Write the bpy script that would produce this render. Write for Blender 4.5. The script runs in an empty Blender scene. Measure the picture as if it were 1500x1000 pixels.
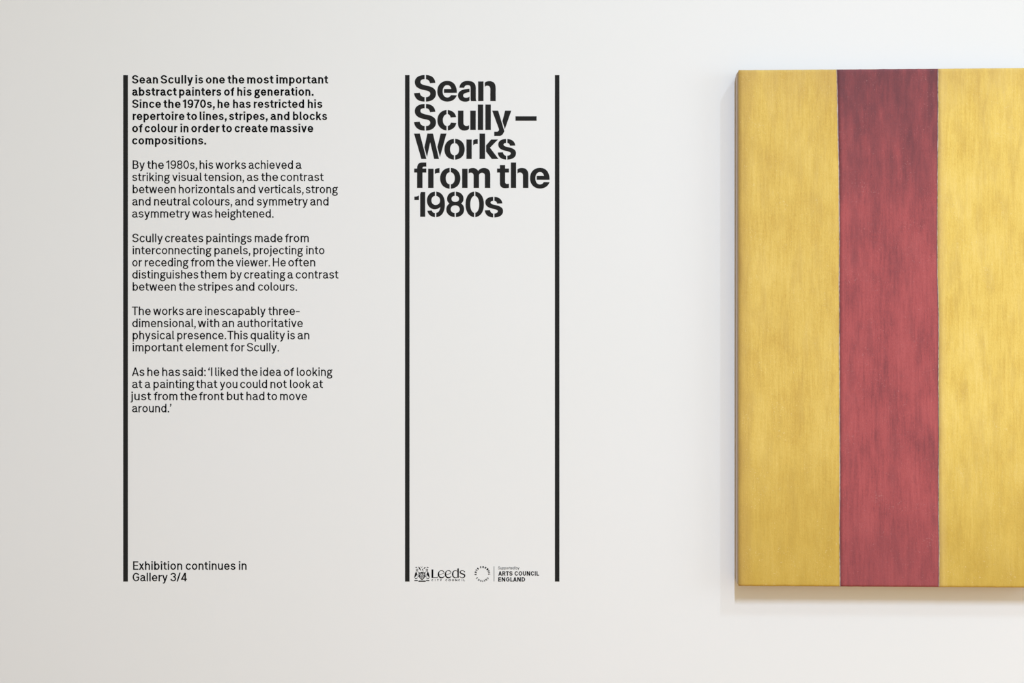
import bpy, bmesh, math, random
from mathutils import Vector
random.seed(7)
D = bpy.data
SC = bpy.context.scene
COL = SC.collection

# ------------------------------------------------------------------ camera, light, exposure
PX = 0.002                      # one photograph pixel on the wall = 2 mm
CAM_D = 4.0                     # camera to wall
def WX(px): return (px - 750.0) * PX
def WZ(py): return 1.5 - (py - 500.0) * PX

cam_d = D.cameras.new('camera'); cam = D.objects.new('camera', cam_d); COL.objects.link(cam)
cam.location = (0, -CAM_D, 1.5); cam.rotation_euler = (math.pi/2, 0, 0)
cam_d.sensor_width = 36.0; cam_d.lens = 36.0 * CAM_D / (1500 * PX)
cam_d.clip_start = 0.05; cam_d.clip_end = 100
SC.camera = cam

SC.view_settings.view_transform = 'Standard'
SC.view_settings.look = 'None'
SC.view_settings.gamma = 1.0
SC.view_settings.use_curve_mapping = False
SC.view_settings.exposure = 0.0

world = D.worlds.new('gallery_light'); SC.world = world; world.use_nodes = True
bg = world.node_tree.nodes['Background']
bg.inputs[0].default_value = (0.985, 0.86, 0.56, 1); bg.inputs[1].default_value = 0.75

def lamp(name, loc, target, sx, sy, power, color, spread=180):
    l = D.lights.new(name, 'AREA'); l.shape = 'RECTANGLE'; l.size = sx; l.size_y = sy
    l.energy = power; l.color = color; l.spread = math.radians(spread)
    o = D.objects.new(name, l); COL.objects.link(o)
    o.location = loc
    o.rotation_euler = (Vector(target) - Vector(loc)).to_track_quat('-Z', 'Y').to_euler()
    return o
# ceiling lamps of the gallery: one high to the right of the painting, one high in front of it;
# and an added soft lamp, unseen far right, brightening the wall towards that side
lamp('ceiling_lamp', (3.94, -4.5, 8.0), (2.6, 0, -3.5), 0.18, 0.7, 46, (0.72, 0.98, 1.25), 100)
lamp('ceiling_lamp', (0.67, -6.0, 6.4), (1.3, 0, -4.5), 0.12, 1.5, 153, (0.72, 0.95, 1.30), 104)
lamp('added_right_fill', (6.5, -2.6, 2.0), (1.2, 0, -1.0), 2.4, 3.0, 68, (0.80, 1.0, 1.25))

# ------------------------------------------------------------------ materials
def new_mat(name):
    m = D.materials.new(name); m.use_nodes = True
    nt = m.node_tree
    return m, nt, nt.nodes['Principled BSDF']
def plain(name, col, rough=0.6, spec=0.3):
    m, nt, b = new_mat(name)
    b.inputs['Base Color'].default_value = (*col, 1); b.inputs['Roughness'].default_value = rough
    b.inputs['Specular IOR Level'].default_value = spec
    return m
def noise(nt, vec, scale, detail=4, rough=0.55):
    n = nt.nodes.new('ShaderNodeTexNoise'); n.inputs['Scale'].default_value = scale
    n.inputs['Detail'].default_value = detail; n.inputs['Roughness'].default_value = rough
    nt.links.new(vec, n.inputs['Vector']); return n.outputs[0]
def mapped(nt, scale, loc=(0, 0, 0)):
    tc = nt.nodes.new('ShaderNodeTexCoord'); mp = nt.nodes.new('ShaderNodeMapping')
    mp.inputs['Scale'].default_value = scale; mp.inputs['Location'].default_value = loc
    nt.links.new(tc.outputs['Object'], mp.inputs['Vector']); return mp.outputs[0]
def ramp(nt, fac, stops):
    r = nt.nodes.new('ShaderNodeValToRGB'); e = r.color_ramp.elements
    while len(e) < len(stops): e.new(0.5)
    for el, (p, c) in zip(e, stops): el.position = p; el.color = (*c, 1) if len(c) == 3 else c
    nt.links.new(fac, r.inputs[0]); return r.outputs[0]
def mix(nt, fac, a, b, mode='MIX'):
    n = nt.nodes.new('ShaderNodeMix'); n.data_type = 'RGBA'; n.blend_type = mode
    for s, v in ((n.inputs[0], fac), (n.inputs[6], a), (n.inputs[7], b)):
        if isinstance(v, (int, float)): s.default_value = v
        elif isinstance(v, tuple): s.default_value = (*v, 1)
        else: nt.links.new(v, s)
    return n.outputs[2]
def math_n(nt, op, a, b=0.0, clamp=False):
    n = nt.nodes.new('ShaderNodeMath'); n.operation = op; n.use_clamp = clamp
    for s, v in ((n.inputs[0], a), (n.inputs[1], b)):
        if isinstance(v, (int, float)): s.default_value = v
        else: nt.links.new(v, s)
    return n.outputs[0]
def bump(nt, b, height, strength, dist):
    n = nt.nodes.new('ShaderNodeBump'); n.inputs['Strength'].default_value = strength
    n.inputs['Distance'].default_value = dist
    nt.links.new(height, n.inputs['Height']); nt.links.new(n.outputs[0], b.inputs['Normal'])

def wall_mat():
    m, nt, b = new_mat('white_wall_paint')
    v = mapped(nt, (1, 1, 1))
    blot = noise(nt, v, 1.1, 3)
    c = ramp(nt, blot, [(0.3, (0.800, 0.792, 0.775)), (0.7, (0.812, 0.800, 0.790))])
    nt.links.new(c, b.inputs['Base Color'])
    b.inputs['Roughness'].default_value = 0.75; b.inputs['Specular IOR Level'].default_value = 0.15
    bump(nt, b, noise(nt, mapped(nt, (1, 1, 1)), 160, 3), 0.10, 0.0006)
    return m
def floor_mat():
    m, nt, b = new_mat('oak_floor')
    grain = noise(nt, mapped(nt, (1.5, 30, 1)), 2.0, 5)
    c = ramp(nt, grain, [(0.3, (0.52, 0.31, 0.14)), (0.7, (0.64, 0.40, 0.19))])
    nt.links.new(c, b.inputs['Base Color']); b.inputs['Roughness'].default_value = 0.45
    return m
M_WALL, M_FLOOR = wall_mat(), floor_mat()
M_SHADE_WALL = plain('grey_shade_wall', (0.42, 0.41, 0.40), 0.8, 0.1)
M_BLACK = plain('black_vinyl', (0.0195, 0.0190, 0.0185), 0.65, 0.06)
M_INK = plain('black_text_vinyl', (0.004, 0.004, 0.005), 0.7, 0.04)
M_GREY = plain('grey_vinyl', (0.20, 0.20, 0.20), 0.6, 0.2)

def paint(name, dark, mid, light, speck, seed, top_dark=None, bottom=None, side=None):
    """brushed oil paint on canvas: vertical strokes, thin patches, fine ridges"""
    m, nt, b = new_mat(name)
    strokes = noise(nt, mapped(nt, (150, 1, 11), (seed, 0, seed)), 1.0, 6, 0.6)
    fine = noise(nt, mapped(nt, (420, 1, 130), (seed*2, 0, 0)), 1.0, 4, 0.7)
    blot = noise(nt, mapped(nt, (10, 1, 6), (seed*3, 0, seed)), 1.0, 5, 0.6)
    s = math_n(nt, 'ADD', math_n(nt, 'MULTIPLY', strokes, 0.32), math_n(nt, 'MULTIPLY', fine, 0.28))
    s = math_n(nt, 'ADD', s, math_n(nt, 'MULTIPLY', blot, 0.40))
    c = ramp(nt, s, [(0.38, dark), (0.50, mid), (0.62, light)])
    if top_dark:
        # red: dark underpainting shows; yellow: light falloff painted in; denser towards one end
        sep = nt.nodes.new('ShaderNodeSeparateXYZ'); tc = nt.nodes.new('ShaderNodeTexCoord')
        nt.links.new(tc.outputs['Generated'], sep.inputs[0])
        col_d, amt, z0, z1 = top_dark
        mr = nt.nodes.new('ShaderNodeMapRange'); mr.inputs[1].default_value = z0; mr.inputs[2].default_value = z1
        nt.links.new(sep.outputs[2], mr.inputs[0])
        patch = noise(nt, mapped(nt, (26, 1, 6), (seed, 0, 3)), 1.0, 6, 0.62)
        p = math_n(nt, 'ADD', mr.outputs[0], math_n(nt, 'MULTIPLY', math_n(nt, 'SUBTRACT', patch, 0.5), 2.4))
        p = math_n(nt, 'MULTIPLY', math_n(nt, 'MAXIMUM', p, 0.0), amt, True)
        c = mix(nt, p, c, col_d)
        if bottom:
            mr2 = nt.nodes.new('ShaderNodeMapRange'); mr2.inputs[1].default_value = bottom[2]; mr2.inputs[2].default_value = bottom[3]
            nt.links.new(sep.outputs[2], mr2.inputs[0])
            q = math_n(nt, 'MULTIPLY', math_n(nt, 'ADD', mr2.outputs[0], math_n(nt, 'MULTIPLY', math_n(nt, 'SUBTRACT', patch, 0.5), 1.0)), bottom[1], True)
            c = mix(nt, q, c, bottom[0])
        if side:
            # darker paint along the starting edge of the stripe
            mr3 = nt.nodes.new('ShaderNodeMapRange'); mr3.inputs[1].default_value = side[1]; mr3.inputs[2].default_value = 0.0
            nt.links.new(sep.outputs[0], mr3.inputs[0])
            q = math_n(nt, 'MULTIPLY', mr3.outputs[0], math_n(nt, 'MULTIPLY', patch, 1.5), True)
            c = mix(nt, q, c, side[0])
    # dry specks of lighter paint
    sp = noise(nt, mapped(nt, (1, 1, 1), (seed, 0, 0)), 260, 2, 0.5)
    big = noise(nt, mapped(nt, (1, 1, 1), (0, 0, seed)), 14, 2, 0.5)
    spm = ramp(nt, math_n(nt, 'ADD', sp, math_n(nt, 'MULTIPLY', big, 0.35)), [(0.86, (0, 0, 0)), (0.93, (1, 1, 1))])
    c = mix(nt, math_n(nt, 'MULTIPLY', spm, 0.28), c, speck)
    nt.links.new(c, b.inputs['Base Color'])
    b.inputs['Roughness'].default_value = 0.62; b.inputs['Specular IOR Level'].default_value = 0.25
    pits = noise(nt, mapped(nt, (1, 1, 1), (seed, 5, 0)), 110, 5, 0.65)
    hgt = math_n(nt, 'ADD', math_n(nt, 'MULTIPLY', fine, 0.5), math_n(nt, 'ADD', math_n(nt, 'MULTIPLY', strokes, 0.5), math_n(nt, 'MULTIPLY', pits, 0.7)))
    bump(nt, b, hgt, 0.65, 0.0020)
    return m
YTOP = ((0.56, 0.36, 0.12), 0.60, 0.88, 1.06)  # yellow dulled near the top: light falloff put into the colour
YBOT = ((0.52, 0.33, 0.05), 0.80, 0.36, -0.04)  # yellow deepened towards the bottom, fading light painted in
M_YEL_A = paint('yellow_paint_shaded', (0.60, 0.375, 0.075), (0.715, 0.485, 0.108), (0.79, 0.56, 0.15), (0.90, 0.76, 0.42), 3.1, YTOP, YBOT, ((0.50, 0.31, 0.08), 0.16))  # left yellow made darker, its weaker light partly mixed into the paint
M_YEL_B = paint('yellow_paint_lit', (0.69, 0.45, 0.09), (0.81, 0.57, 0.13), (0.88, 0.645, 0.19), (0.93, 0.78, 0.45), 9.7, YTOP, YBOT, ((0.70, 0.48, 0.17), 0.10))  # right yellow made paler, light from the right partly in its colour
M_RED = paint('red_paint', (0.27, 0.060, 0.068), (0.405, 0.083, 0.088), (0.48, 0.105, 0.108), (0.58, 0.28, 0.27), 5.3,
              ((0.135, 0.045, 0.055), 0.72, 0.62, 0.98), ((0.25, 0.055, 0.066), 0.6, 0.22, -0.05), ((0.14, 0.05, 0.06), 0.05))
M_CANVAS = plain('primed_canvas_edge', (0.60, 0.51, 0.46), 0.9, 0.1)
M_TURN = plain('paint_stained_canvas', (0.42, 0.30, 0.16), 0.9, 0.1)
M_PRIMED = plain('pale_primer_line', (0.62, 0.50, 0.42), 0.9, 0.1)
M_UNDER = plain('dark_underpainting', (0.19, 0.11, 0.12), 0.85, 0.1)
M_WOOD = plain('stretcher_pine', (0.42, 0.29, 0.18), 0.8, 0.1)

# ------------------------------------------------------------------ object helpers
def setp(o, **k):
    for a, v in k.items():
        if v is not None: o[a] = v
    return o
def mesh_obj(name, bm, mat, parent=None, loc=(0, 0, 0), smooth=False):
    me = D.meshes.new(name); bm.to_mesh(me); bm.free()
    if smooth:
        for p in me.polygons: p.use_smooth = True
    for m in (mat if isinstance(mat, (list, tuple)) else [mat]): me.materials.append(m)
    o = D.objects.new(name, me); COL.objects.link(o); o.location = loc
    if parent: o.parent = parent
    return o
def thing(name, label, cat, loc, group=None):
    o = D.objects.new(name, None); COL.objects.link(o); o.location = loc
    o.empty_display_size = 0.05
    return setp(o, label=label, category=cat, group=group)
def box(bm, x0, x1, y0, y1, z0, z1):
    v = [bm.verts.new(p) for p in ((x0,y0,z0),(x1,y0,z0),(x1,y1,z0),(x0,y1,z0),(x0,y0,z1),(x1,y0,z1),(x1,y1,z1),(x0,y1,z1))]
    for f in ((0,1,5,4),(1,2,6,5),(2,3,7,6),(3,0,4,7),(4,5,6,7),(3,2,1,0)): bm.faces.new([v[i] for i in f])

VIN0, VIN1 = -0.0001, -0.0004            # vinyl back and front
def slab(bm, pts, y0=VIN0, y1=VIN1):
    """pts: outline in world x,z relative to the object; makes a thin raised piece with sides"""
    a = 0.0
    for i in range(len(pts)):
        x0, z0 = pts[i]; x1, z1 = pts[(i+1) % len(pts)]; a += x0*z1 - x1*z0
    if a < 0: pts = pts[::-1]
    f = [bm.verts.new((x, y1, z)) for x, z in pts]; k = [bm.verts.new((x, y0, z)) for x, z in pts]
    bm.faces.new(f)                              # counter-clockwise seen from -y faces the room
    n = len(pts)
    for i in range(n):
        j = (i+1) % n
        bm.faces.new((f[i], k[i], k[j], f[j]))

def bez(p0, p1, p2, p3, n):
    out = []
    for i in range(1, n+1):
        t = i/n; u = 1-t
        out.append((u*u*u*p0[0]+3*u*u*t*p1[0]+3*u*t*t*p2[0]+t*t*t*p3[0], u*u*u*p0[1]+3*u*u*t*p1[1]+3*u*t*t*p2[1]+t*t*t*p3[1]))
    return out
def svg(path, n=12):
    """'M x y L x y C x1 y1 x2 y2 x y ... Z' -> list of closed outlines"""
    tok = path.replace('M', ' M ').replace('L', ' L ').replace('C', ' C ').replace('Z', ' Z ').split()
    outs, cur, i, op = [], [], 0, None
    while i < len(tok):
        if tok[i] in 'MLCZ':
            op = tok[i]; i += 1
            if op == 'Z': outs.append(cur); cur = []
            continue
        if op in 'ML': cur.append((float(tok[i]), float(tok[i+1]))); i += 2
        else:
            v = [float(t) for t in tok[i:i+6]]; i += 6
            cur += bez(cur[-1], (v[0], v[1]), (v[2], v[3]), (v[4], v[5]), n)
    res = []
    for c in outs:
        d = [c[0]]
        for p in c[1:]:
            if abs(p[0]-d[-1][0]) + abs(p[1]-d[-1][1]) > 1e-6: d.append(p)
        if abs(d[0][0]-d[-1][0]) + abs(d[0][1]-d[-1][1]) < 1e-6: d.pop()
        res.append(d)
    return res

# ------------------------------------------------------------------ the setting
bm = bmesh.new(); box(bm, -8, 8, 0, 0.2, 0, 7.5)
setp(mesh_obj('wall_back', bm, M_WALL), kind='structure')
bm = bmesh.new(); box(bm, -2.65, -2.45, -6, 0, 0, 7.5)
setp(mesh_obj('added_shade_wall', bm, M_SHADE_WALL), kind='structure')  # unseen grey wall added to dim the left of the back wall
bm = bmesh.new(); box(bm, -8, 8, -9, 0.2, -0.1, 0)
setp(mesh_obj('floor', bm, M_FLOOR), kind='structure')

# ------------------------------------------------------------------ painting
def build_painting():
    DEP = 0.060
    k = (CAM_D - DEP) / CAM_D
    def FX(px): return (px-750)*PX*k
    def FZ(py): return 1.5 - (py-500)*PX*k
    L, R = 1081.0, 1531.0
    def top(px): return 102.2 - (px-L)*3.2/450
    def bot(px): return 858.3 + (px-L)*2.6/450
    ox, oz = FX(1306), FZ(860)
    t = thing('painting', 'large unframed canvas with a red stripe between two yellow ones, hung on the white wall', 'painting', (ox, 0, oz))
    # stretcher and canvas body: outline with softly rounded corners, in layers from the wall outwards
    def outline(inset, rad, n=6):
        x0, x1 = FX(L)+inset, FX(R)-inset
        cs = [(x0, FZ(bot(L))+inset, 180), (x1, FZ(bot(R))+inset, 270), (x1, FZ(top(R))-inset, 0), (x0, FZ(top(L))-inset, 90)]
        sx = [1, -1, -1, 1]; sz = [1, 1, -1, -1]; pts = []
        for (x, z, a), u, w in zip(cs, sx, sz):
            for i in range(n+1):
                an = math.radians(a + 90*i/n)
                pts.append((x+u*rad+rad*math.cos(an)-ox, z+w*rad+rad*math.sin(an)-oz))
        return pts
    def layers(name, mat, levels, label=None):
        bm = bmesh.new(); rings = []
        for y, ins, rad in levels: rings.append([bm.verts.new((x, y, z)) for x, z in outline(ins, rad)])
        for a, b in zip(rings, rings[1:]):
            for i in range(len(a)):
                j = (i+1) % len(a); bm.faces.new((a[i], a[j], b[j], b[i]))
        bm.faces.new(rings[0][::-1]); bm.faces.new(rings[-1])
        bmesh.ops.recalc_face_normals(bm, faces=bm.faces)
        o = mesh_obj(name, bm, mat, t)
        if label: o['label'] = label
        return o
    layers('stretcher', M_WOOD, [(-0.001, 0.0025, 0.010), (-0.021, 0.0012, 0.010)], 'brown wooden stretcher against the wall')
    layers('canvas', M_CANVAS, [(-0.0212, 0.0, 0.010), (-0.0480, 0.0, 0.009)], 'pinkish grey canvas wrapped round the sides')
    layers('canvas_edge', M_TURN, [(-0.0482, 0.0003, 0.009), (-0.0560, 0.0003, 0.007), (-0.0580, 0.0012, 0.005), (-0.0585, 0.002, 0.004)], 'paint-stained front edge of the canvas')
    # painted stripes: thin layers of paint with uneven edges, lying on the front of the canvas
    edge1 = [(100, 1225.6), (150, 1226.6), (200, 1227.6), (260, 1229.0), (340, 1229.6), (420, 1229.2), (520, 1229.6), (600, 1229.8), (700, 1230.2), (780, 1229.8), (860, 1230.4)]
    edge2 = [(98, 1374.3), (160, 1374.2), (230, 1373.8), (320, 1373.2), (400, 1373.4), (470, 1375.2), (560, 1374.8), (640, 1375.4), (740, 1374.9), (800, 1375.9), (862, 1375.6)]
    def ev(tab, y):
        for (y0, x0), (y1, x1) in zip(tab, tab[1:]):
            if y <= y1:
                f = max(0, (y-y0)/(y1-y0)); return x0+(x1-x0)*f
        return tab[-1][1]
    def rough(seed, amp):
        rnd = random.Random(seed); a = [rnd.uniform(-1, 1) for _ in range(400)]; b = [rnd.uniform(-1, 1) for _ in range(60)]
        def f(v):
            v *= 250; i = int(v); w = v-i
            v2 = v/9; j = int(v2); w2 = v2-j
            return amp*(0.55*(a[i]*(1-w)+a[i+1]*w)+0.6*(b[j]*(1-w2)+b[j+1]*w2))
        return f
    def stripe(name, mat, lf, rf, y1, label, seed):
        NX, NZ = 26, 250
        rt, rb = rough(seed, 0.35), rough(seed+1, 0.35)
        bm = bmesh.new(); rnd = random.Random(seed); grid = []
        for j in range(NZ+1):
            v = j/NZ; row = []
            for i in range(NX+1):
                u = i/NX
                py = 100 + v*760
                xl, xr = lf(v, py), rf(v, py)
                px = xl + (xr-xl)*u
                ztop, zbot = top(px)+0.5+rt(u), bot(px)-0.5+rb(u)
                y = y1 + (0.0 if 0 < i < NX and 0 < j < NZ else 0.0007) - rnd.uniform(0, 0.0002)
                row.append(bm.verts.new((FX(px)-ox, y, FZ(ztop+(zbot-ztop)*v)-oz)))
            grid.append(row)
        for j in range(NZ):
            for i in range(NX):
                bm.faces.new((grid[j][i], grid[j+1][i], grid[j+1][i+1], grid[j][i+1]))
        rim = [grid[0][i] for i in range(NX+1)] + [grid[j][NX] for j in range(1, NZ+1)] + [grid[NZ][i] for i in range(NX-1, -1, -1)] + [grid[j][0] for j in range(NZ-1, 0, -1)]
        back = [bm.verts.new((v.co.x, -0.0583, v.co.z)) for v in rim]
        for i in range(len(rim)):
            j = (i+1) % len(rim); bm.faces.new((rim[i], rim[j], back[j], back[i]))
        bmesh.ops.recalc_face_normals(bm, faces=bm.faces)
        o = mesh_obj(name, bm, mat, t, smooth=True); o['label'] = label
        return o
    r1, r2, r3, r4 = rough(11, 0.45), rough(12, 0.5), rough(13, 0.5), rough(14, 0.45)
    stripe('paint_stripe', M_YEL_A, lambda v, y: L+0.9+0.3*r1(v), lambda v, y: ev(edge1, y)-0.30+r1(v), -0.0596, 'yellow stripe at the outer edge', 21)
    stripe('paint_stripe', M_RED, lambda v, y: ev(edge1, y)+0.6+r2(v), lambda v, y: ev(edge2, y)-0.55+r3(v), -0.0594, 'dark red stripe down the middle', 22)
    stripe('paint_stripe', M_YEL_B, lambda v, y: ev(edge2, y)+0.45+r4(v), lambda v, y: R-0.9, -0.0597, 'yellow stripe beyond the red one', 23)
    # seams where dark underpainting and bare primer show between the stripes
    def seam(tab, off, half, mat, name, y1, seed, amp):
        rr, rl = rough(seed, amp), rough(seed+5, amp); N = 250; lft, rgt = [], []
        for j in range(N+1):
            v = j/N; py = top(1228)+0.6 + v*(bot(1228)-top(1228)-1.2)
            x = ev(tab, py)+off
            lft.append((FX(x-half+rl(v))-ox, FZ(py)-oz)); rgt.append((FX(x+half+rr(v))-ox, FZ(py)-oz))
        bm = bmesh.new()
        vs = [(bm.verts.new((a[0], y1, a[1])), bm.verts.new((b[0], y1, b[1]))) for a, b in zip(lft, rgt)]
        vb = [(bm.verts.new((a[0], -0.0583, a[1])), bm.verts.new((b[0], -0.0583, b[1]))) for a, b in zip(lft, rgt)]
        for j in range(N):
            (a, b), (c, d) = vs[j], vs[j+1]; (e, f), (g, h) = vb[j], vb[j+1]
            bm.faces.new((a, c, d, b)); bm.faces.new((a, e, g, c)); bm.faces.new((b, d, h, f))
        return mesh_obj(name, bm, mat, t)
    seam(edge1, 0.75, 0.45, M_UNDER, 'dark_seam', -0.0590, 31, 0.3)['label'] = 'dark line along the red stripe'
    seam(edge1, -0.10, 0.32, M_PRIMED, 'primer_line', -0.0592, 32, 0.5)['label'] = 'pale line of bare primer'
    seam(edge2, -0.45, 0.5, M_UNDER, 'dark_seam', -0.0590, 33, 0.3)['label'] = 'dark line along the red stripe'
    seam(edge2, 0.05, 0.15, M_PRIMED, 'primer_line', -0.0592, 34, 0.45)['label'] = 'pale line of bare primer'
build_painting()

# ------------------------------------------------------------------ three black bars
for x0, x1, lab in ((180.5, 187.4, 'tall narrow black vinyl bar on the wall, beside the long text column'),
                    (593.3, 599.9, 'tall narrow black vinyl bar at the start edge of the big stencil heading'),
                    (812.9, 819.5, 'tall narrow black vinyl bar between the big stencil heading and the painting')):
    bm = bmesh.new()
    box(bm, WX(x0)-WX((x0+x1)/2), WX(x1)-WX((x0+x1)/2), VIN1, VIN0, 0, WZ(110)-WZ(851.5))
    o = mesh_obj('black_bar', bm, M_BLACK, None, (WX((x0+x1)/2), 0, WZ(851.5)))
    setp(o, label=lab, category='wall graphic', group='vertical black bars on the wall')

# ------------------------------------------------------------------ big stencil heading
def rc(x0, x1, y0, y1): return 'M%g %gL%g %gL%g %gL%g %gZ' % (x0, y0, x1, y0, x1, y1, x0, y1)
G_S = ('M440 195L440 320C360 320 318 345 318 400C318 460 390 487 520 512C690 545 775 620 775 735C775 880 660 975 480 975L480 845C560 840 605 800 605 745C605 690 560 665 470 647C330 620 152 580 152 405C152 270 270 200 440 195Z'
       'M480 195C640 200 740 275 755 425L600 438C585 370 545 325 480 322Z'
       'M132 728L298 715C310 790 360 840 440 845L440 975C250 975 145 880 132 728Z')
G_e = 'M1385 718L1008 718L1008 605L1222 605C1205 530 1165 492 1105 492C1020 492 970 570 970 675C970 790 1025 855 1105 855C1155 855 1195 825 1212 785L1385 790C1340 910 1235 975 1105 975C920 975 812 840 812 670C812 490 930 368 1105 368C1290 368 1390 510 1385 718Z'
G_a = ('M158 570C170 440 260 368 395 368C560 368 640 440 640 570L640 880C640 925 648 950 665 962L500 962C492 940 487 910 487 870L487 560C487 515 455 492 400 492C345 492 310 520 298 570Z'
       'M455 597L455 697C340 715 268 745 268 795C268 840 310 862 355 862C395 862 430 850 455 828L455 945C425 968 380 978 325 978C200 978 118 900 118 792C118 660 240 615 455 597Z')
G_n = rc(708, 865, 385, 960) + 'M903 422C935 390 985 375 1035 375C1155 375 1222 440 1222 580L1222 960L1065 960L1065 610C1065 545 1030 508 975 508C945 508 920 520 903 545Z'
G_c = ('M1083 318L1083 445C1015 460 975 530 975 620C975 710 1015 775 1083 790L1083 918C920 905 815 790 815 620C815 450 920 335 1083 318Z'
       'M1118 318C1250 335 1345 410 1362 530L1205 540C1190 485 1160 450 1118 440Z'
       'M1118 918C1255 905 1350 820 1370 700L1212 690C1195 745 1165 780 1118 790Z')
G_u = 'M118 240L278 240L278 600C280 655 325 690 370 690C400 690 425 680 443 662L443 772C410 805 360 822 305 822C190 822 118 745 118 620Z' + rc(478, 638, 240, 803)
G_y = ('M1120 240L1295 240L1475 838C1440 935 1400 980 1330 980L1180 980L1180 855L1250 855C1300 855 1330 820 1315 770Z'
       'M1498 240L1680 240L1490 785L1420 545Z')
G_W = ('M130 110L300 110L492 855L345 855Z'
       'M520 110L685 110L862 855L720 855L605 365L510 800L435 515Z'
       'M910 110L1080 110L890 800L815 505Z')
G_o = ('M1300 265L1300 393C1225 405 1185 480 1185 570C1185 665 1225 735 1300 748L1300 875C1125 865 1020 745 1020 570C1020 400 1125 275 1300 265Z'
       'M1335 265C1510 275 1615 400 1615 570C1615 745 1510 865 1335 875L1335 748C1410 735 1450 665 1450 570C1450 480 1410 405 1335 393Z')
G_r = rc(365, 520, 285, 855) + 'M563 310C595 285 640 272 697 275L697 415C640 408 595 420 563 452Z'
G_k = rc(748, 912, 110, 855) + 'M1090 285L1290 285L1055 525L1305 855L1110 855L942 640L942 455Z'
G_s = ('M1148 243L1148 360C1105 362 1075 375 1075 410C1075 455 1130 465 1240 490C1380 520 1440 580 1440 660C1440 780 1330 845 1185 848L1185 733C1245 728 1285 700 1285 665C1285 625 1230 612 1130 590C1000 560 918 510 918 405C918 300 1010 245 1148 243Z'
       'M1185 243C1320 250 1405 320 1418 435L1265 442C1255 395 1225 365 1185 357Z'
       'M905 640L1058 632C1068 690 1095 728 1148 733L1148 848C1000 840 912 765 905 640Z')
G_f = 'M490 78L490 198L430 198C390 198 378 215 378 255L490 255L490 372L378 372L378 822L220 822L220 372L135 372L135 255L220 255C220 130 270 78 375 78Z'
G_r4 = rc(543, 702, 260, 822) + 'M740 283C775 255 820 242 877 243L877 380C820 378 775 385 740 415Z'
G_m = rc(240, 398, 260, 822) + 'M430 278C460 250 505 238 555 238C620 238 675 270 710 325C750 265 815 238 880 238C1000 238 1065 310 1065 440L1065 822L905 822L905 460C905 410 870 378 820 378C770 378 735 415 735 465L735 822L575 822L575 460C575 410 540 375 500 375C470 375 445 380 430 400Z'
G_t = 'M145 155L300 155L300 255L412 255L412 372L300 372L300 640C300 690 320 705 360 705L412 698L412 818C380 826 340 830 300 830C195 830 145 780 145 680L145 372L62 372L62 255L145 255Z'
G_h = rc(467, 622, 78, 822) + 'M660 275C695 250 745 238 795 238C920 238 980 320 980 440L980 822L820 822L820 460C820 405 785 370 735 370C700 370 675 380 660 405Z'
G_1 = 'M140 238C200 238 245 225 275 200L275 338L140 338ZM335 100L458 100L458 828L310 828L310 165Z'
G_9 = ('M742 90L742 215C680 225 640 275 640 345C640 425 690 482 760 482C840 482 893 430 893 350C893 280 850 230 782 215L782 90C940 105 1035 240 1035 455C1035 690 945 825 782 838L782 715C850 700 895 630 900 540C860 585 800 608 735 608C610 608 508 500 508 350C508 200 610 100 742 90Z'
       'M522 652L652 642C665 690 695 715 742 722L742 838C620 825 540 760 522 652Z')
G_8 = 'M1320 90L1320 212C1260 220 1228 255 1228 305C1228 355 1270 392 1338 392C1405 392 1450 355 1450 305C1450 255 1415 220 1357 212L1357 90C1495 105 1580 180 1580 300C1580 360 1555 410 1508 438C1570 475 1600 540 1600 610C1600 740 1510 825 1357 838L1357 722C1425 710 1470 665 1470 610C1470 540 1415 492 1338 492C1260 492 1205 540 1205 610C1205 665 1250 710 1320 722L1320 838C1170 825 1075 740 1075 610C1075 535 1110 475 1170 438C1120 410 1098 360 1098 300C1098 180 1185 105 1320 90Z'
G_0 = ('M590 88L590 215C515 240 478 340 478 465C478 590 515 690 590 715L590 840C430 815 340 680 340 465C340 245 430 110 590 88Z'
       'M625 88C785 110 878 245 878 465C878 680 785 815 625 840L625 715C700 690 740 590 740 465C740 340 700 240 625 215Z')
PITCH = 42.35
HEAD = [('letter', G_S, 600, 100), ('letter', G_e, 600, 100), ('letter', G_a, 665, 100), ('letter', G_n, 665, 100),
        ('letter', G_S, 600, 142.4), ('letter', G_c, 600, 145), ('letter', G_u, 665, 150), ('letter', rc(698, 856, 62, 803), 665, 150), ('letter', rc(920, 1080, 62, 803), 665, 150), ('letter', G_y, 665, 150), ('dash', rc(802, 1420, 405, 535), 715, 150),
        ('letter', G_W, 600, 190), ('letter', G_o, 600, 190), ('letter', G_r, 665, 190), ('letter', G_k, 665, 190), ('letter', G_s, 683.95, 276-2*PITCH),
        ('letter', G_f, 600, 234), ('letter', G_r4, 600, 234), ('letter', G_o, 593.7, 232.5), ('letter', G_m, 665, 234), ('letter', G_t, 725, 234), ('letter', G_h, 725, 234), ('letter', G_e, 735.8, 227.3),
        ('letter', G_1, 600, 276), ('letter', G_9, 600, 276), ('letter', G_8, 600, 276), ('letter', G_0, 665, 276), ('letter', G_s, 665, 276)]
hx, hz = WX(606), WZ(318)
head = thing('exhibition_heading', 'big bold black stencil heading of five short lines between two tall bars', 'sign', (hx, 0, hz))
for nm, path, ox, oy in HEAD:
    polys = [[(WX(ox+x/20), WZ(oy+y/20)) for x, y in c] for c in svg(path)]
    x0 = min(p[0] for c in polys for p in c); z0 = min(p[1] for c in polys for p in c)
    bm = bmesh.new()
    for c in polys: slab(bm, [(x-x0, z-z0) for x, z in c])
    mesh_obj(nm, bm, M_BLACK, head, (x0-hx, 0, z0-hz))

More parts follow.
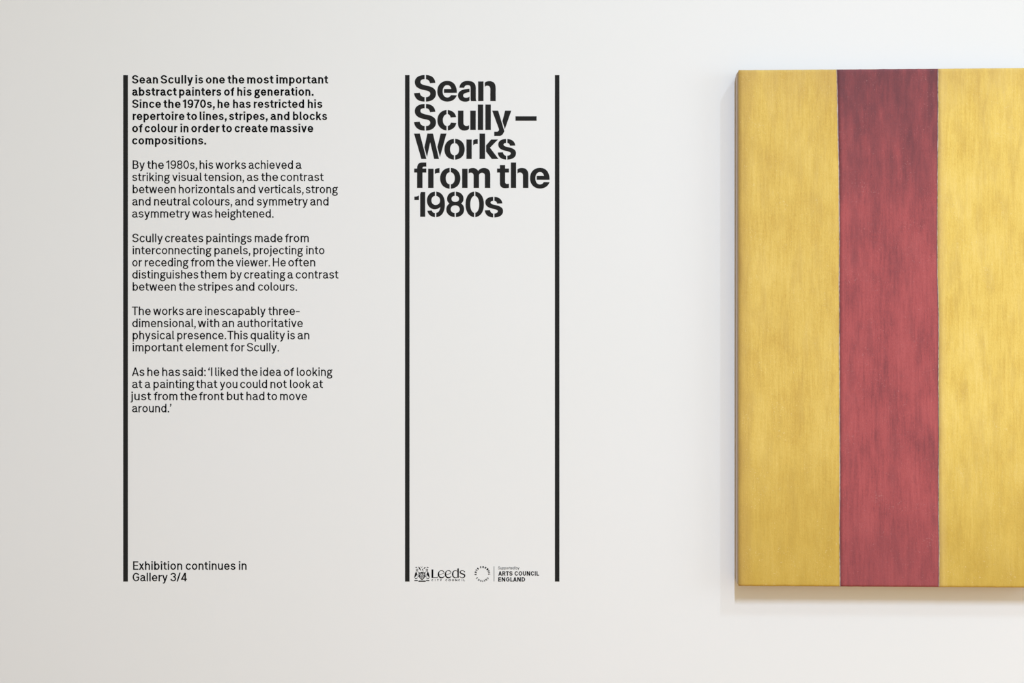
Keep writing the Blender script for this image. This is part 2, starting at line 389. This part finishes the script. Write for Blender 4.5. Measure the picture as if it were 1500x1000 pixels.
# ------------------------------------------------------------------ stroke lettering for the running text
K = 0.58
class Pen:
    """strokes in glyph space (baseline 0, y up); builds closed outlines"""
    def __init__(s, h): s.h = h; s.out = []
    def line(s, *pts, w=None):
        s.ribbon([tuple(p) for p in pts], w=w)
    def path(s, start, *ops, close=False, w=None):
        pts = [start]
        for op in ops:
            p = pts[-1]; k = op[0]
            if k == 'L': pts.append((op[1], op[2]))
            elif k == 'H': q = (op[1], op[2]); pts += bez(p, (p[0]+(q[0]-p[0])*K, p[1]), (q[0], q[1]+(p[1]-q[1])*(1-K)), q, 6)
            elif k == 'V': q = (op[1], op[2]); pts += bez(p, (p[0], p[1]+(q[1]-p[1])*K), (q[0]+(p[0]-q[0])*(1-K), q[1]), q, 6)
            else: pts += bez(p, op[1:3], op[3:5], op[5:7], 7)
        s.ribbon(pts, close, w)
    def ell(s, l, r, b, t, w=None):
        cx, cy = (l+r)/2, (b+t)/2
        s.path((cx, t), ('H', r, cy), ('V', cx, b), ('H', l, cy), ('V', cx, t), close=True, w=w)
    def ribbon(s, pts, close=False, w=None):
        h = w or s.h
        if close and abs(pts[0][0]-pts[-1][0])+abs(pts[0][1]-pts[-1][1]) < 1e-6: pts = pts[:-1]
        n = len(pts); A, B = [], []
        for i in range(n):
            if close: p0, p1 = pts[i-1], pts[(i+1) % n]
            else: p0, p1 = pts[max(i-1, 0)], pts[min(i+1, n-1)]
            c = pts[i]
            d0 = (c[0]-p0[0], c[1]-p0[1]); d1 = (p1[0]-c[0], p1[1]-c[1])
            l0, l1 = math.hypot(*d0), math.hypot(*d1)
            if l0 < 1e-9: d0, l0 = d1, l1
            if l1 < 1e-9: d1, l1 = d0, l0
            d0 = (d0[0]/l0, d0[1]/l0); d1 = (d1[0]/l1, d1[1]/l1)
            nx, ny = -(d0[1]+d1[1]), d0[0]+d1[0]; ln = math.hypot(nx, ny) or 1
            nx, ny = nx/ln, ny/ln
            cs = max(0.5, nx*-d0[1]+ny*d0[0])
            hh = (h[i] if isinstance(h, list) else h*(1-0.15*ny*ny))/cs
            A.append((c[0]+nx*hh, c[1]+ny*hh)); B.append((c[0]-nx*hh, c[1]-ny*hh))
        s.out.append(('strip', A, B, close))
    def dia(s, x0, y0, x1, y1):
        """diagonal with level ends; x are stroke centres"""
        L = math.hypot(x1-x0, y1-y0); e = s.h*L/abs(y1-y0)*0.97
        s.out.append(('poly', [(x0-e, y0), (x0+e, y0), (x1+e, y1), (x1-e, y1)]))

def glyph(ch, h, nxt='', prv=''):
    """returns (advance box width, left bearing, right bearing, pen)"""
    p = Pen(h); X, A = 9.35, 12.5; l = h; t = X-h+.12; b = h-.12; my = X/2
    st, rd, dg = 1.0, 0.72, 0.25
    def fin(W, lb, rb): return W, lb, rb, p
    if ch == 'o': W = 7.8; p.ell(l, W-h, b, t); return fin(W, rd, rd)
    if ch == 'c':
        W = 7.3; r = W-h; cx = W/2+.1; p.path((r, t-2.0), ('V', cx, t), ('H', l, my), ('V', cx, b), ('H', r, b+2.0)); return fin(W, rd, rd-.15)
    if ch == 'e':
        W = 7.7; r = W-h; cx = W/2; m = my-.15
        p.line((l+.1, m), (r, m)); p.path((r, m-h*.9), ('L', r, m+.3), ('V', cx, t), ('H', l, my), ('V', cx, b), ('H', r-.15, b+1.75)); return fin(W, rd, rd)
    if ch == 'a':
        W = 7.8; sx = W-1.0-h; cx = (l+sx)/2
        p.path((l+.15, t-1.75), ('V', cx+.1, t), ('H', sx, t-2.2), ('L', sx, b+1.2), ('V', W, b+.05))
        p.path((sx, my+.55), ('L', cx+.4, my+.55), ('H', l, b+1.95), ('V', cx-.3, b), ('H', sx, b+2.0)); return fin(W, rd, .35)
    if ch in 'bp':
        W = 7.6; p.ell(l, W-h, b, t); p.line((l, A if ch == 'b' else X), (l, 0 if ch == 'b' else -3.4)); return fin(W, st, rd)
    if ch in 'dq':
        W = 7.6; r = W-h; p.ell(l, r, b, t); p.line((r, A if ch == 'd' else X), (r, 0 if ch == 'd' else -3.4)); return fin(W, rd, st)
    if ch == 'f':
        W = 5.0; sx = 1.35+h; p.path((sx, 0), ('L', sx, A-2.4-h), ('V', W, A-h)); p.line((0, X-h), (W-.35, X-h)); return fin(W, .3, .1)
    if ch == 'g':
        W = 7.9; r = W-h
        p.ell(l+.25, r-1.0, 3.65, t)
        p.path((l+1.5, 4.15), ('C', l+.1, 3.4, l+.1, 2.3, l+1.5, 1.75), ('L', r-2.0, 1.35), ('H', r-.1, -.85), ('V', W/2-.1, -3.9+h), ('H', l-.1, -1.3), ('V', l+1.9, 1.45))
        p.path((r-1.35, t-.75), ('C', r-.9, t+.15, r-.4, t+.25, W+.1, t+.15)); return fin(W, rd-.1, .15)
    if ch in 'hn':
        W = 6.9; r = W-h; p.line((l, A if ch == 'h' else X), (l, 0)); p.path((l, t-2.4), ('V', W/2+.25, t), ('H', r, t-2.6), ('L', r, 0)); return fin(W, st, st-.05)
    if ch == 'm':
        W = 11.0; r = W-h; c = W/2; p.line((l, X), (l, 0))
        p.path((l, t-2.2), ('V', (l+c)/2+.2, t), ('H', c, t-2.4), ('L', c, 0)); p.path((c, t-2.2), ('V', (c+r)/2+.2, t), ('H', r, t-2.4), ('L', r, 0)); return fin(W, st, st-.05)
    if ch == 'i': p.line((l, X), (l, 0)); p.line((l, A+.1), (l, A-1.75), w=h*1.18); return fin(2*h, st, st)
    if ch == 'j': p.path((l, X), ('L', l, -1.4), ('V', l-2.0, -3.5+h)); p.line((l, A+.1), (l, A-1.75), w=h*1.18); return fin(2*h, st+.3, st)
    if ch == 'k': W = 7.3; p.line((l, A), (l, 0)); p.dia(W-h-.55, X, l+.45, 3.0); p.dia(3.3, 5.3, W-h-.1, 0); return fin(W, st, dg)
    if ch == 'l':
        if nxt == 'l' or prv == 'l': p.line((l, A), (l, 0)); return fin(2*h, st, st)
        p.path((l, A), ('L', l, 1.6), ('V', l+1.9, b+.05)); return fin(2*h+.95, st, .45)
    if ch == 'r': W = 4.7; p.line((l, X), (l, 0)); p.path((l, t-2.6), ('V', W, t-.1)); return fin(W, st, .15)
    if ch == 's':
        W = 6.9; r = W-h; cx = W/2
        p.path((r-.25, t-1.75), ('V', cx, t), ('H', l+.25, t-1.95), ('C', l+.25, my+.6, cx-1.2, my+.35, cx, my+.05), ('C', cx+1.4, my-.3, r, my-.7, r, b+2.05), ('V', cx, b), ('H', l, b+1.8)); return fin(W, rd, rd-.1)
    if ch == 't': W = 5.1; sx = 1.25+h; p.path((sx, 11.4), ('L', sx, b+1.6), ('V', W, b+.05)); p.line((0, X-h), (W-.15, X-h)); return fin(W, .35, .35)
    if ch == 'u': W = 6.9; r = W-h; p.line((r, X), (r, 0)); p.path((l, X), ('L', l, b+2.6), ('V', W/2-.25, b), ('H', r, b+2.4)); return fin(W, st-.05, st)
    if ch == 'v': W = 7.8; p.dia(h+.1, X, W/2, 0); p.dia(W-h-.1, X, W/2, 0); return fin(W, dg, dg)
    if ch == 'w':
        W = 11.4; a = h+.1; p.dia(a, X, W*.28, 0); p.dia(W/2, X, W*.28, 0); p.dia(W/2, X, W*.72, 0); p.dia(W-a, X, W*.72, 0); return fin(W, dg, dg)
    if ch == 'x': W = 7.4; p.dia(h+.3, X, W-h-.1, 0); p.dia(W-h-.3, X, h+.1, 0); return fin(W, dg, dg)
    if ch == 'y':
        W = 7.9; p.dia(h+.1, X, W/2+.05, .2); p.dia(W-h-.1, X, W/2-.45, -1.3); p.path((W/2-.25, -.8), ('C', W/2-.8, -2.4, W/2-1.5, -3.4+h, W/2-2.9, -3.45+h)); return fin(W, dg, dg)
    if ch == 'z': W = 6.8; p.line((.3, X-h), (W-.2, X-h)); p.line((.1, h), (W, h)); p.dia(W-h-.55, X-h, h+.4, h); return fin(W, .5, .5)
    # capitals
    T = A-h+.12; m = A/2
    if ch in 'S':
        W = 8.8; r = W-h; cx = W/2
        p.path((r-.2, T-2.5), ('V', cx, T), ('H', l+.2, T-2.7), ('C', l+.2, m+.9, cx-1.5, m+.5, cx, m+.1), ('C', cx+1.7, m-.4, r, m-1.0, r, b+2.8), ('V', cx, b), ('H', l, b+2.5)); return fin(W, .6, .6)
    if ch == 'B':
        W = 8.3; r = W-h; p.line((l, A), (l, 0)); u = m+.25
        p.path((l, A-h), ('L', 4.4, A-h), ('H', r-.4, (A-h+u)/2), ('V', 4.4, u), ('L', l, u)); p.path((4.4, u), ('H', r, (u+h)/2), ('V', 4.4, h), ('L', l, h)); return fin(W, 1.1, .7)
    if ch == 'D': W = 9.0; r = W-h; p.line((l, A), (l, 0)); p.path((l, A-h), ('L', 4.0, A-h), ('H', r, m), ('V', 4.0, h), ('L', l, h)); return fin(W, 1.1, .7)
    if ch == 'E': W = 7.2; p.line((l, A), (l, 0)); p.line((l, A-h), (W, A-h)); p.line((l, m+.2), (W-.5, m+.2)); p.line((l, h), (W+.1, h)); return fin(W, 1.1, .5)
    if ch == 'H': W = 8.9; p.line((l, A), (l, 0)); p.line((W-h, A), (W-h, 0)); p.line((l, m+.2), (W-h, m+.2)); return fin(W, 1.1, 1.1)
    if ch == 'I': p.line((l, A), (l, 0)); return fin(2*h, 1.1, 1.1)
    if ch == 'T': W = 8.4; p.line((W/2, A), (W/2, 0)); p.line((0, A-h), (W, A-h)); return fin(W, .3, .1)
    if ch == 'L': W = 6.8; p.line((l, A), (l, 0)); p.line((l, h), (W, h)); return fin(W, 1.1, .3)
    if ch == 'N': W = 9.2; p.line((l, A), (l, 0)); p.line((W-h, A), (W-h, 0)); p.dia(l+.25*h, A, W-h-.25*h, 0); return fin(W, 1.1, 1.1)
    if ch == 'R':
        W = 8.4; u = m-.3; p.line((l, A), (l, 0)); p.path((l, A-h), ('L', 4.4, A-h), ('H', W-h-.2, (A-h+u)/2), ('V', 4.4, u), ('L', l, u)); p.dia(4.4, u+.2, W-h, 0); return fin(W, 1.1, .4)
    if ch == 'U': W = 8.6; r = W-h; p.path((l, A), ('L', l, b+3.2), ('V', W/2, b), ('H', r, b+3.2), ('L', r, A)); return fin(W, 1.0, 1.0)
    if ch == 'Y': W = 8.8; p.dia(h+.1, A, W/2, m-.8); p.dia(W-h-.1, A, W/2, m-.8); p.line((W/2, m), (W/2, 0)); return fin(W, .1, .1)
    if ch == 'O': W = 10.2; p.ell(l, W-h, b, T); return fin(W, .7, .7)
    if ch == 'A': W = 9.4; p.dia(W/2, A, h+.05, 0); p.dia(W/2, A, W-h-.05, 0); p.line((1.9, 3.5), (W-1.9, 3.5)); return fin(W, .1, .1)
    if ch in 'CG':
        W = 9.4; r = W-h; cx = W/2+.15
        if ch == 'C': p.path((r-.1, T-2.8), ('V', cx, T), ('H', l, m), ('V', cx, b), ('H', r-.1, b+2.8))
        else: p.path((r-.2, T-2.7), ('V', cx, T), ('H', l, m), ('V', cx, b), ('H', r, b+3.2), ('L', r, m-.2)); p.line((cx+.4, m-.2), (W, m-.2))
        return fin(W, .7, .7)
    # figures
    if ch == '0': W = 8.2; p.ell(l, W-h, b, T); return fin(W, .6, .6)
    if ch == '1': W = 4.6; sx = W-h; p.line((sx, A), (sx, 0)); p.path((sx, A-h*1.2), ('C', sx-.9, A-1.7, sx-1.8, A-2.5, 0, A-2.75)); return fin(W, .5, 1.3)
    if ch == '3':
        W = 8.0; r = W-h; cx = W/2; p.path((l+.1, T-2.4), ('V', cx, T), ('H', r-.3, T-2.7), ('V', cx-.3, m+.5)); p.path((cx-.3, m+.5), ('H', r, b+3.1), ('V', cx, b), ('H', l, b+2.6)); return fin(W, .6, .5)
    if ch == '4': W = 8.4; sx = W-1.5-h; p.line((sx, A), (sx, 0)); p.line((.1, 3.1), (W, 3.1)); p.dia(sx-.2, A, h+.1, 2.7); return fin(W, .3, .3)
    if ch == '7': W = 7.6; p.line((0, A-h), (W, A-h)); p.path((W-h-.1, A-h), ('C', W-1.9, A-3.6, 3.0, 5.0, 2.6, 0)); return fin(W, .4, .2)
    if ch == '8': W = 8.2; r = W-h; p.ell(l+.35, r-.35, m+.45, T); p.ell(l, r, b, m+.45); return fin(W, .6, .6)
    if ch == '9':
        W = 8.1; r = W-h; cx = W/2; p.ell(l, r, m-1.1, T); p.path((r, T-3.6), ('L', r, m), ('C', r, m-3.4, cx+1.4, b, cx-.2, b), ('H', l+.3, b+2.1)); return fin(W, .6, .6)
    # signs
    dh = h*1.15
    if ch == '.': p.line((dh, 1.9*h/.83), (dh, 0), w=dh); return fin(2*dh, .9, .9)
    if ch == ':': p.line((dh, 2*dh), (dh, 0), w=dh); p.line((dh, X-.4), (dh, X-.4-2*dh), w=dh); return fin(2*dh, 1.0, .9)
    if ch == ',': p.out.append(('poly', [(.1, 2*dh), (.1+2*dh, 2*dh), (.1+2*dh, .1), (dh*.9, -2.6), (-.25, -2.6), (dh*.75, 0), (.1, 0)])); return fin(2*dh, .8, .9)
    if ch == '’': p.out.append(('poly', [(.1, A), (.1+2*dh, A), (.1+2*dh, A-2*dh), (dh*.9, A-4.3), (-.25, A-4.3), (dh*.75, A-2*dh), (.1, A-2*dh)])); return fin(2*dh, .3, .9)
    if ch == '‘': p.out.append(('poly', [(2*dh, A-4.3), (0, A-4.3), (0, A-4.3+2*dh), (dh*1.1, A), (2*dh+.3, A), (dh*1.3, A-4.3+2*dh), (2*dh, A-4.3+2*dh)])); return fin(2*dh, .9, .5)
    if ch == '-': p.line((0, 5.0), (5.4, 5.0)); return fin(5.4, .6, .3)
    if ch == '/': W = 5.6; p.dia(W-h, A+.2, h, -.3); return fin(W, .1, .1)
    raise KeyError(ch)

def emit(bm, pen, f, y1=VIN1):
    """f maps glyph space to world x,z relative to the object"""
    for it in pen.out:
        y1 -= 0.00001                      # laid over one another without sharing a plane
        if it[0] == 'poly': slab(bm, [f(*q) for q in it[1]], y1=y1)
        else:
            _, A, B, close = it; n = len(A)
            va = [f(*q) for q in A]; vb = [f(*q) for q in B]
            fa = [bm.verts.new((x, y1, z)) for x, z in va]; fb = [bm.verts.new((x, y1, z)) for x, z in vb]
            ka = [bm.verts.new((x, VIN0, z)) for x, z in va]; kb = [bm.verts.new((x, VIN0, z)) for x, z in vb]
            for i in range(n if close else n-1):
                j = (i+1) % n
                bm.faces.new((fb[i], fb[j], fa[j], fa[i])); bm.faces.new((fa[i], fa[j], ka[j], ka[i])); bm.faces.new((fb[j], fb[i], kb[i], kb[j]))
            if not close:
                bm.faces.new((fa[0], ka[0], kb[0], fb[0])); bm.faces.new((fb[-1], kb[-1], ka[-1], fa[-1]))

def word_obj(name, text, x0, x1, base, w, parent, pw, mat, s=1.0, track=0.0):
    """text between photograph columns x0..x1 on baseline row base; w = stroke width in px; s = size factor"""
    h = w/2/s; gl = []; x = 0.0; prev_rb = None
    for i, ch in enumerate(text):
        W, lb, rb, pen = glyph(ch, h, text[i+1:i+2], text[i-1] if i else '')
        if prev_rb is not None: x += prev_rb + lb + track
        gl.append((x, pen)); x += W; prev_rb = rb
    kx = (x1-x0)/x
    bm = bmesh.new()
    for gx, pen in gl:
        emit(bm, pen, lambda u, v, gx=gx: ((gx+u)*kx*PX, v*s*PX))
    return mesh_obj(name, bm, mat, parent, (WX(x0)-pw[0], 0, WZ(base)-pw[1])), kx

TEXT = [
 ('bold opening paragraph of six lines at the top of the text column', 2.25, [
  (122.4, 'Sean 193.4 231.4 Scully 235.4 282.8 is 286.4 297.6 one 301.6 329.4 the 333.4 357.9 most 362.1 400.6 important 404.8 480.6'),
  (140.2, 'abstract 193.6 258.8 painters 262.4 324.2 of 328.2 343.2 his 347.5 368.8 generation. 372.6 459.4'),
  (158.1, 'Since 193.6 235.8 the 239.4 264.6 1970s, 267.8 314.6 he 318.7 336.2 has 341.4 367.3 restricted 371.8 445.5 his 450.8 472.2'),
  (175.9, 'repertoire 194.5 270.2 to 273.4 288.6 lines, 292.5 332 stripes, 335.6 392 and 396.4 424 blocks 429.1 479.2'),
  (193.7, 'of 193.6 208.9 colour 212 260.1 in 264.5 276.1 order 280.2 321.8 to 324.8 339.8 create 343.7 392.2 massive 396.4 458.8'),
  (211.6, 'compositions. 193.6 302.1')]),
 ('light paragraph of five lines just under the bold opening', 1.72, [
  (247.3, 'By 194.4 212.3 the 215.6 240 1980s, 243.3 288.6 his 292.4 312.4 works 315.7 360.4 achieved 364.2 429.2 a 433.3 441.8'),
  (265.2, 'striking 193.8 248.8 visual 252.3 295.6 tension, 298.9 357.5 as 361.7 378.7 the 382.7 407.3 contrast 411 474'),
  (283.0, 'between 194.4 257.3 horizontals 262 343.8 and 347.2 373.8 verticals, 378.3 444.6 strong 447.8 494.9'),
  (300.9, 'and 193.8 220.7 neutral 225.8 278.7 colours, 282.7 340 and 344.3 371.3 symmetry 376.3 451.1 and 454.4 481.3'),
  (318.7, 'asymmetry 193.6 278.3 was 281.3 311.2 heightened. 315.4 400.7')]),
 ('light paragraph of five lines in the middle of the text column', 1.72, [
  (354.6, 'Scully 193.8 238.6 creates 241.7 297.8 paintings 302.2 368.8 made 373.3 413.9 from 417.6 452.3'),
  (372.4, 'interconnecting 194.5 309.6 panels, 314.1 366.6 projecting 371.2 443.7 into 448.7 475.3'),
  (390.1, 'or 193.8 208.1 receding 212.3 276 from 279.6 313.8 the 317.6 342 viewer. 345.6 395.5 He 399.7 418.7 often 422.3 461.8'),
  (407.9, 'distinguishes 193.8 290.6 them 293.4 332 by 337.8 354.3 creating 357.6 417.9 a 421.1 429.3 contrast 433.2 495.7'),
  (425.7, 'between 194.4 257.7 the 262 286 stripes 289.7 341.2 and 345.4 372.7 colours. 378 435.1')]),
 ('light paragraph of four lines, the third light one down the text column', 1.72, [
  (461.3, 'The 193.3 220.8 works 224.4 269.2 are 272.8 296.3 inescapably 300.4 389.2 three- 393.1 439'),
  (479.1, 'dimensional, 193.8 286.7 with 289.7 321.3 an 325.3 343 authoritative 347.8 443.6'),
  (496.8, 'physical 194.4 255.2 presence. 259.7 331.2 This 333.2 363.1 quality 367 417.6 is 421.5 432.1 an 435.9 453.2'),
  (514.5, 'important 194.5 268.1 element 271.9 334.1 for 337.6 358.5 Scully. 361.7 408.7')]),
 ('light paragraph of four lines holding a quotation, last of the close-set column', 1.72, [
  (550.5, 'As 193.3 211.7 he 215.9 233.4 has 237.7 263.9 said: 267.3 301.3 ‘I 305.1 311 liked 315.2 348.5 the 352.4 377.4 idea 381.4 412.1 of 415.7 430.7 looking 434.9 486.9'),
  (568.3, 'at 193.6 208.4 a 212.2 220.4 painting 224.9 284.6 that 287.3 318.4 you 322 347.8 could 351.8 391.3 not 396.2 420 look 424.8 455 at 458.3 473.1'),
  (586.0, 'just 192.7 221.3 from 225.4 259.9 the 263.7 288.6 front 291.7 328 but 332.5 356.7 had 361 387.4 to 391.2 406 move 410.3 449.8'),
  (603.7, 'around.’ 193.6 251')]),
 ('two short lines of black lettering alone near the foot of the tall bar', 1.85, [
  (834.3, 'Exhibition 195 266.9 continues 272.1 345 in 350 361.2'),
  (851.1, 'Gallery 194.3 245.7 3/4 249.7 273.9')]),
]
RATIOS = []
for lab, w, lines in TEXT:
    px0, pz0 = WX(193.5), WZ(lines[-1][0])
    root = thing('wall_text', lab, 'text', (px0, 0, pz0), 'paragraphs of the text column')
    for base, spec in lines:
        tk = spec.split()
        ln = D.objects.new('text_line', None); COL.objects.link(ln); ln.parent = root; ln.empty_display_size = 0.02
        lx, lz = WX(float(tk[1])), WZ(base)
        ln.location = (lx-px0, 0, lz-pz0)
        for i in range(0, len(tk), 3):
            _, kx = word_obj('word', tk[i], float(tk[i+1]), float(tk[i+2]), base, w, ln, (lx, lz), M_INK)
            RATIOS.append((tk[i], round(kx, 2)))
print('WORD FIT', sorted(RATIOS, key=lambda r: r[1])[:14], sorted(RATIOS, key=lambda r: -r[1])[:14], sum(r[1] for r in RATIOS)/len(RATIOS))

# ------------------------------------------------------------------ city council logo
cx0, cz0 = WX(606), WZ(852)
logo = thing('council_logo', 'small black council logo with an owl crest and lettering, inside the foot of the bars', 'logo', (cx0, 0, cz0))
def logo_part(name, parent, pw, mat, polys=(), pens=(), ox=600, oy=822, sc=29.42):
    """outlines and strokes given in crop pixels (y down)"""
    f = lambda x, y: (WX(ox+x/sc)-pw[0], WZ(oy+y/sc)-pw[1])
    bm = bmesh.new()
    for pth in polys:
        for c in svg(pth, 6): slab(bm, [f(*q) for q in c])
    for pn in pens: emit(bm, pn, f)
    # local origin at the part's own lower corner
    x0 = min(v.co.x for v in bm.verts); z0 = min(v.co.z for v in bm.verts)
    bmesh.ops.translate(bm, verts=bm.verts, vec=(-x0, 0, -z0))
    return mesh_obj(name, bm, mat, parent, (x0, 0, z0))
def mir(path):
    out = []; tk = path.replace('M', ' M ').replace('L', ' L ').replace('C', ' C ').replace('Z', ' Z ').split(); k = 0
    for v in tk:
        if v in 'MLCZ': out.append(v); k = 0
        else: out.append('%g' % (1068-float(v)) if k % 2 == 0 else v); k += 1
    return ' '.join(out)
def pen_paths(*items):
    res = []
    for h, start, ops, close in items:
        pn = Pen(h); pn.path(start, *ops, close=close); res.append(pn)
    return res
bird = 'M278 440C320 480 335 540 318 585C300 615 255 645 225 702L203 700C205 640 228 570 243 500Z'
hat = 'M245 255C262 232 310 225 335 240C330 262 300 272 262 272Z'
foot = 'M222 735L262 700L285 735L310 695L345 745L300 755L250 752Z'
P = (cx0, cz0)
for i, mm in enumerate((lambda q: q, mir)):
    sg = lambda x: x if i == 0 else 1068-x
    eye = Pen(11); eye.ell(min(sg(283), sg(362)), max(sg(283), sg(362)), 325, 392)
    arm = Pen(9); arm.line((sg(335), 420), (sg(400), 480)); arm.line((sg(300), 400), (sg(285), 440)); arm.line((sg(345), 560), (sg(372), 640), (sg(340), 690))
    logo_part('owl_supporter', logo, P, M_INK, [mm(bird), mm(hat), mm(foot)], [eye, arm])
pn = Pen(15); pn.path((405, 490), ('L', 665, 490), ('L', 660, 610), ('C', 645, 700, 590, 755, 535, 785), ('C', 480, 755, 425, 700, 410, 610), ('L', 405, 490), close=True)
pi = Pen(10); pi.ell(435, 495, 500, 560); pi.ell(575, 635, 500, 560)
pj = Pen(9); pj.line((440, 600), (520, 690)); pj.line((470, 570), (600, 700)); pj.line((540, 560), (630, 640)); pj.line((630, 590), (500, 730)); pj.line((560, 600), (450, 680))
logo_part('shield', logo, P, M_INK, ['M515 500L555 500L548 570L522 570Z', 'M410 600L450 570L440 640L480 720L440 700Z', 'M658 600L620 570L628 640L590 720L630 700Z', 'M500 740L570 740L535 795Z', 'M355 655L410 648L410 668L360 668Z', 'M715 655L660 648L660 668L710 668Z', 'M470 480L535 445L600 480Z'], [pn, pi, pj])
logo_part('helmet_plume', logo, P, M_INK, ['M378 225C420 222 455 280 490 375L440 355C410 310 385 270 378 225Z', 'M692 235C650 235 620 270 600 325L650 310C680 285 692 260 692 235Z', 'M545 305L590 355L575 385L535 370Z'],
          pen_paths((8, (480, 222), [('L', 518, 262), ('L', 556, 222)], False), (7, (575, 380), [('L', 600, 435)], False), (7, (455, 380), [('L', 500, 395)], False)))
logo_part('scroll', logo, P, M_INK, [rc(208, 352, 800, 846), rc(382, 694, 826, 876), rc(710, 852, 800, 846)])
# serif-like wordmark with thick and thin strokes
def vstroke(pts, ws):
    pn = Pen(1); pn.ribbon(pts, False, ws); return pn
def curve(*seg):
    pts = [seg[0]]
    for s in seg[1:]: pts += bez(pts[-1], s[0:2], s[2:4], s[4:6], 8)
    return pts
def taper(n, *keys):
    """stroke half widths interpolated over n points from (position 0..1, width) keys"""
    out = []
    for i in range(n):
        t = i/(n-1)
        for (t0, w0), (t1, w1) in zip(keys, keys[1:]):
            if t <= t1: out.append(w0+(w1-w0)*(t-t0)/(t1-t0)); break
    return out
logo_part('letter', logo, P, M_INK, ['M948 345L1022 345L1018 685L1180 685L1195 655L1215 655L1205 706L948 706Z'])
def e_mark(dx):
    c = curve((95+dx, 585), (190+dx, 560, 250+dx, 520, 312+dx, 492), (300+dx, 425, 250+dx, 393, 195+dx, 393), (110+dx, 393, 68+dx, 470, 68+dx, 550), (68+dx, 640, 120+dx, 700, 205+dx, 700), (260+dx, 700, 300+dx, 670, 315+dx, 630))
    logo_part('letter', logo, P, M_INK, [], [vstroke(c, taper(len(c), (0, 8), (.2, 9), (.28, 17), (.45, 11), (.6, 32), (.8, 22), (1, 12)))], ox=640)
e_mark(0); e_mark(300)
c = curve((915, 470), (890, 410, 840, 393, 800, 393), (715, 393, 680, 470, 680, 550), (680, 640, 730, 703, 800, 703), (850, 703, 890, 680, 915, 620))
logo_part('letter', logo, P, M_INK, ['M882 305L945 297L943 700L900 706L885 660Z'], [vstroke(c, taper(len(c), (0, 8), (.25, 12), (.5, 33), (.75, 14), (1, 8)))], ox=640)
c = curve((1200, 465), (1190, 415, 1140, 393, 1090, 393), (1035, 393, 1000, 425, 1000, 460), (1000, 540, 1200, 530, 1200, 615), (1200, 670, 1150, 703, 1090, 703), (1040, 703, 1000, 680, 985, 630))
logo_part('letter', logo, P, M_INK, [], [vstroke(c, taper(len(c), (0, 20), (.15, 10), (.35, 18), (.55, 30), (.75, 16), (.9, 10), (1, 16)))], ox=640)
for ch, x, wd in (('C', 632.2, 2.3), ('I', 637.1, .5), ('T', 640.2, 2.4), ('Y', 644.6, 2.5), ('C', 652.5, 2.6), ('O', 656.9, 3.7), ('U', 662.2, 2.9), ('N', 666.9, 3.0), ('C', 671.3, 2.6), ('I', 676.6, .5), ('L', 679.1, 2.0)):
    word_obj('small_letter', ch, x, x+wd, 850.9, 0.55, logo, P, M_INK, s=0.235)

# ------------------------------------------------------------------ arts council logo
ax0, az0 = WX(694.7), WZ(852)
al = thing('funder_logo', 'black funder logo with a ring of capitals and three short lines of lettering', 'logo', (ax0, 0, az0))
P = (ax0, az0)
def ring_letter(ch, deg, r0, hgt, w, inward, mat, wide=1.0):
    s = hgt/12.5; W, lb, rb, pen = glyph(ch, w/2/s)
    a = math.radians(deg); bm = bmesh.new()
    C = (WX(706.6)-P[0], WZ(840.3)-P[1])
    # letter base points to the centre on the upper arc, away from it on the lower arc
    if inward: up = (math.cos(a), math.sin(a)); ri = (math.sin(a), -math.cos(a)); rb0 = r0
    else: up = (-math.cos(a), -math.sin(a)); ri = (-math.sin(a), math.cos(a)); rb0 = -(r0+hgt)
    f = lambda u, v: ((((u-W/2)*s*wide)*ri[0] + (v*s+rb0)*up[0])*PX, (((u-W/2)*s*wide)*ri[1] + (v*s+rb0)*up[1])*PX)
    emit(bm, pen, f)
    return mesh_obj('ring_letter', bm, mat, al, (C[0], 0, C[1]))
for ch, dg in zip('ARTSCOUNCIL', (185, 165, 147.5, 130, 104, 83.5, 63, 42.5, 24, 11, -3)):
    ring_letter(ch, dg, 8.6, 3.0, 0.95, True, M_INK, 1.0)
for ch, dg in zip('ENGLAND', (218, 239, 256.5, 271.5, 286, 303.5, 322)):
    ring_letter(ch, dg, 8.8, 2.8, 0.5, False, M_INK, 1.0)
bm = bmesh.new(); box(bm, 0, .9*PX, VIN1, VIN0, 0, 22*PX)
mesh_obj('divider_line', bm, M_GREY, al, (WX(723.3)-P[0], 0, WZ(851.3)-P[1]))['label'] = 'thin grey upright line'
for txt, x0, x1, base, w, s in (('Supported', 729.7, 753.6, 833.5, .5, .33), ('by', 755.4, 760.8, 833.5, .5, .33),
                                ('ARTS', 730, 750.9, 842.8, 1.35, .52), ('COUNCIL', 753.8, 789.6, 842.8, 1.35, .52), ('ENGLAND', 729.9, 769.3, 851.5, 1.3, .51)):
    word_obj('word', txt, x0, x1, base, w, al, P, M_INK, s=s)
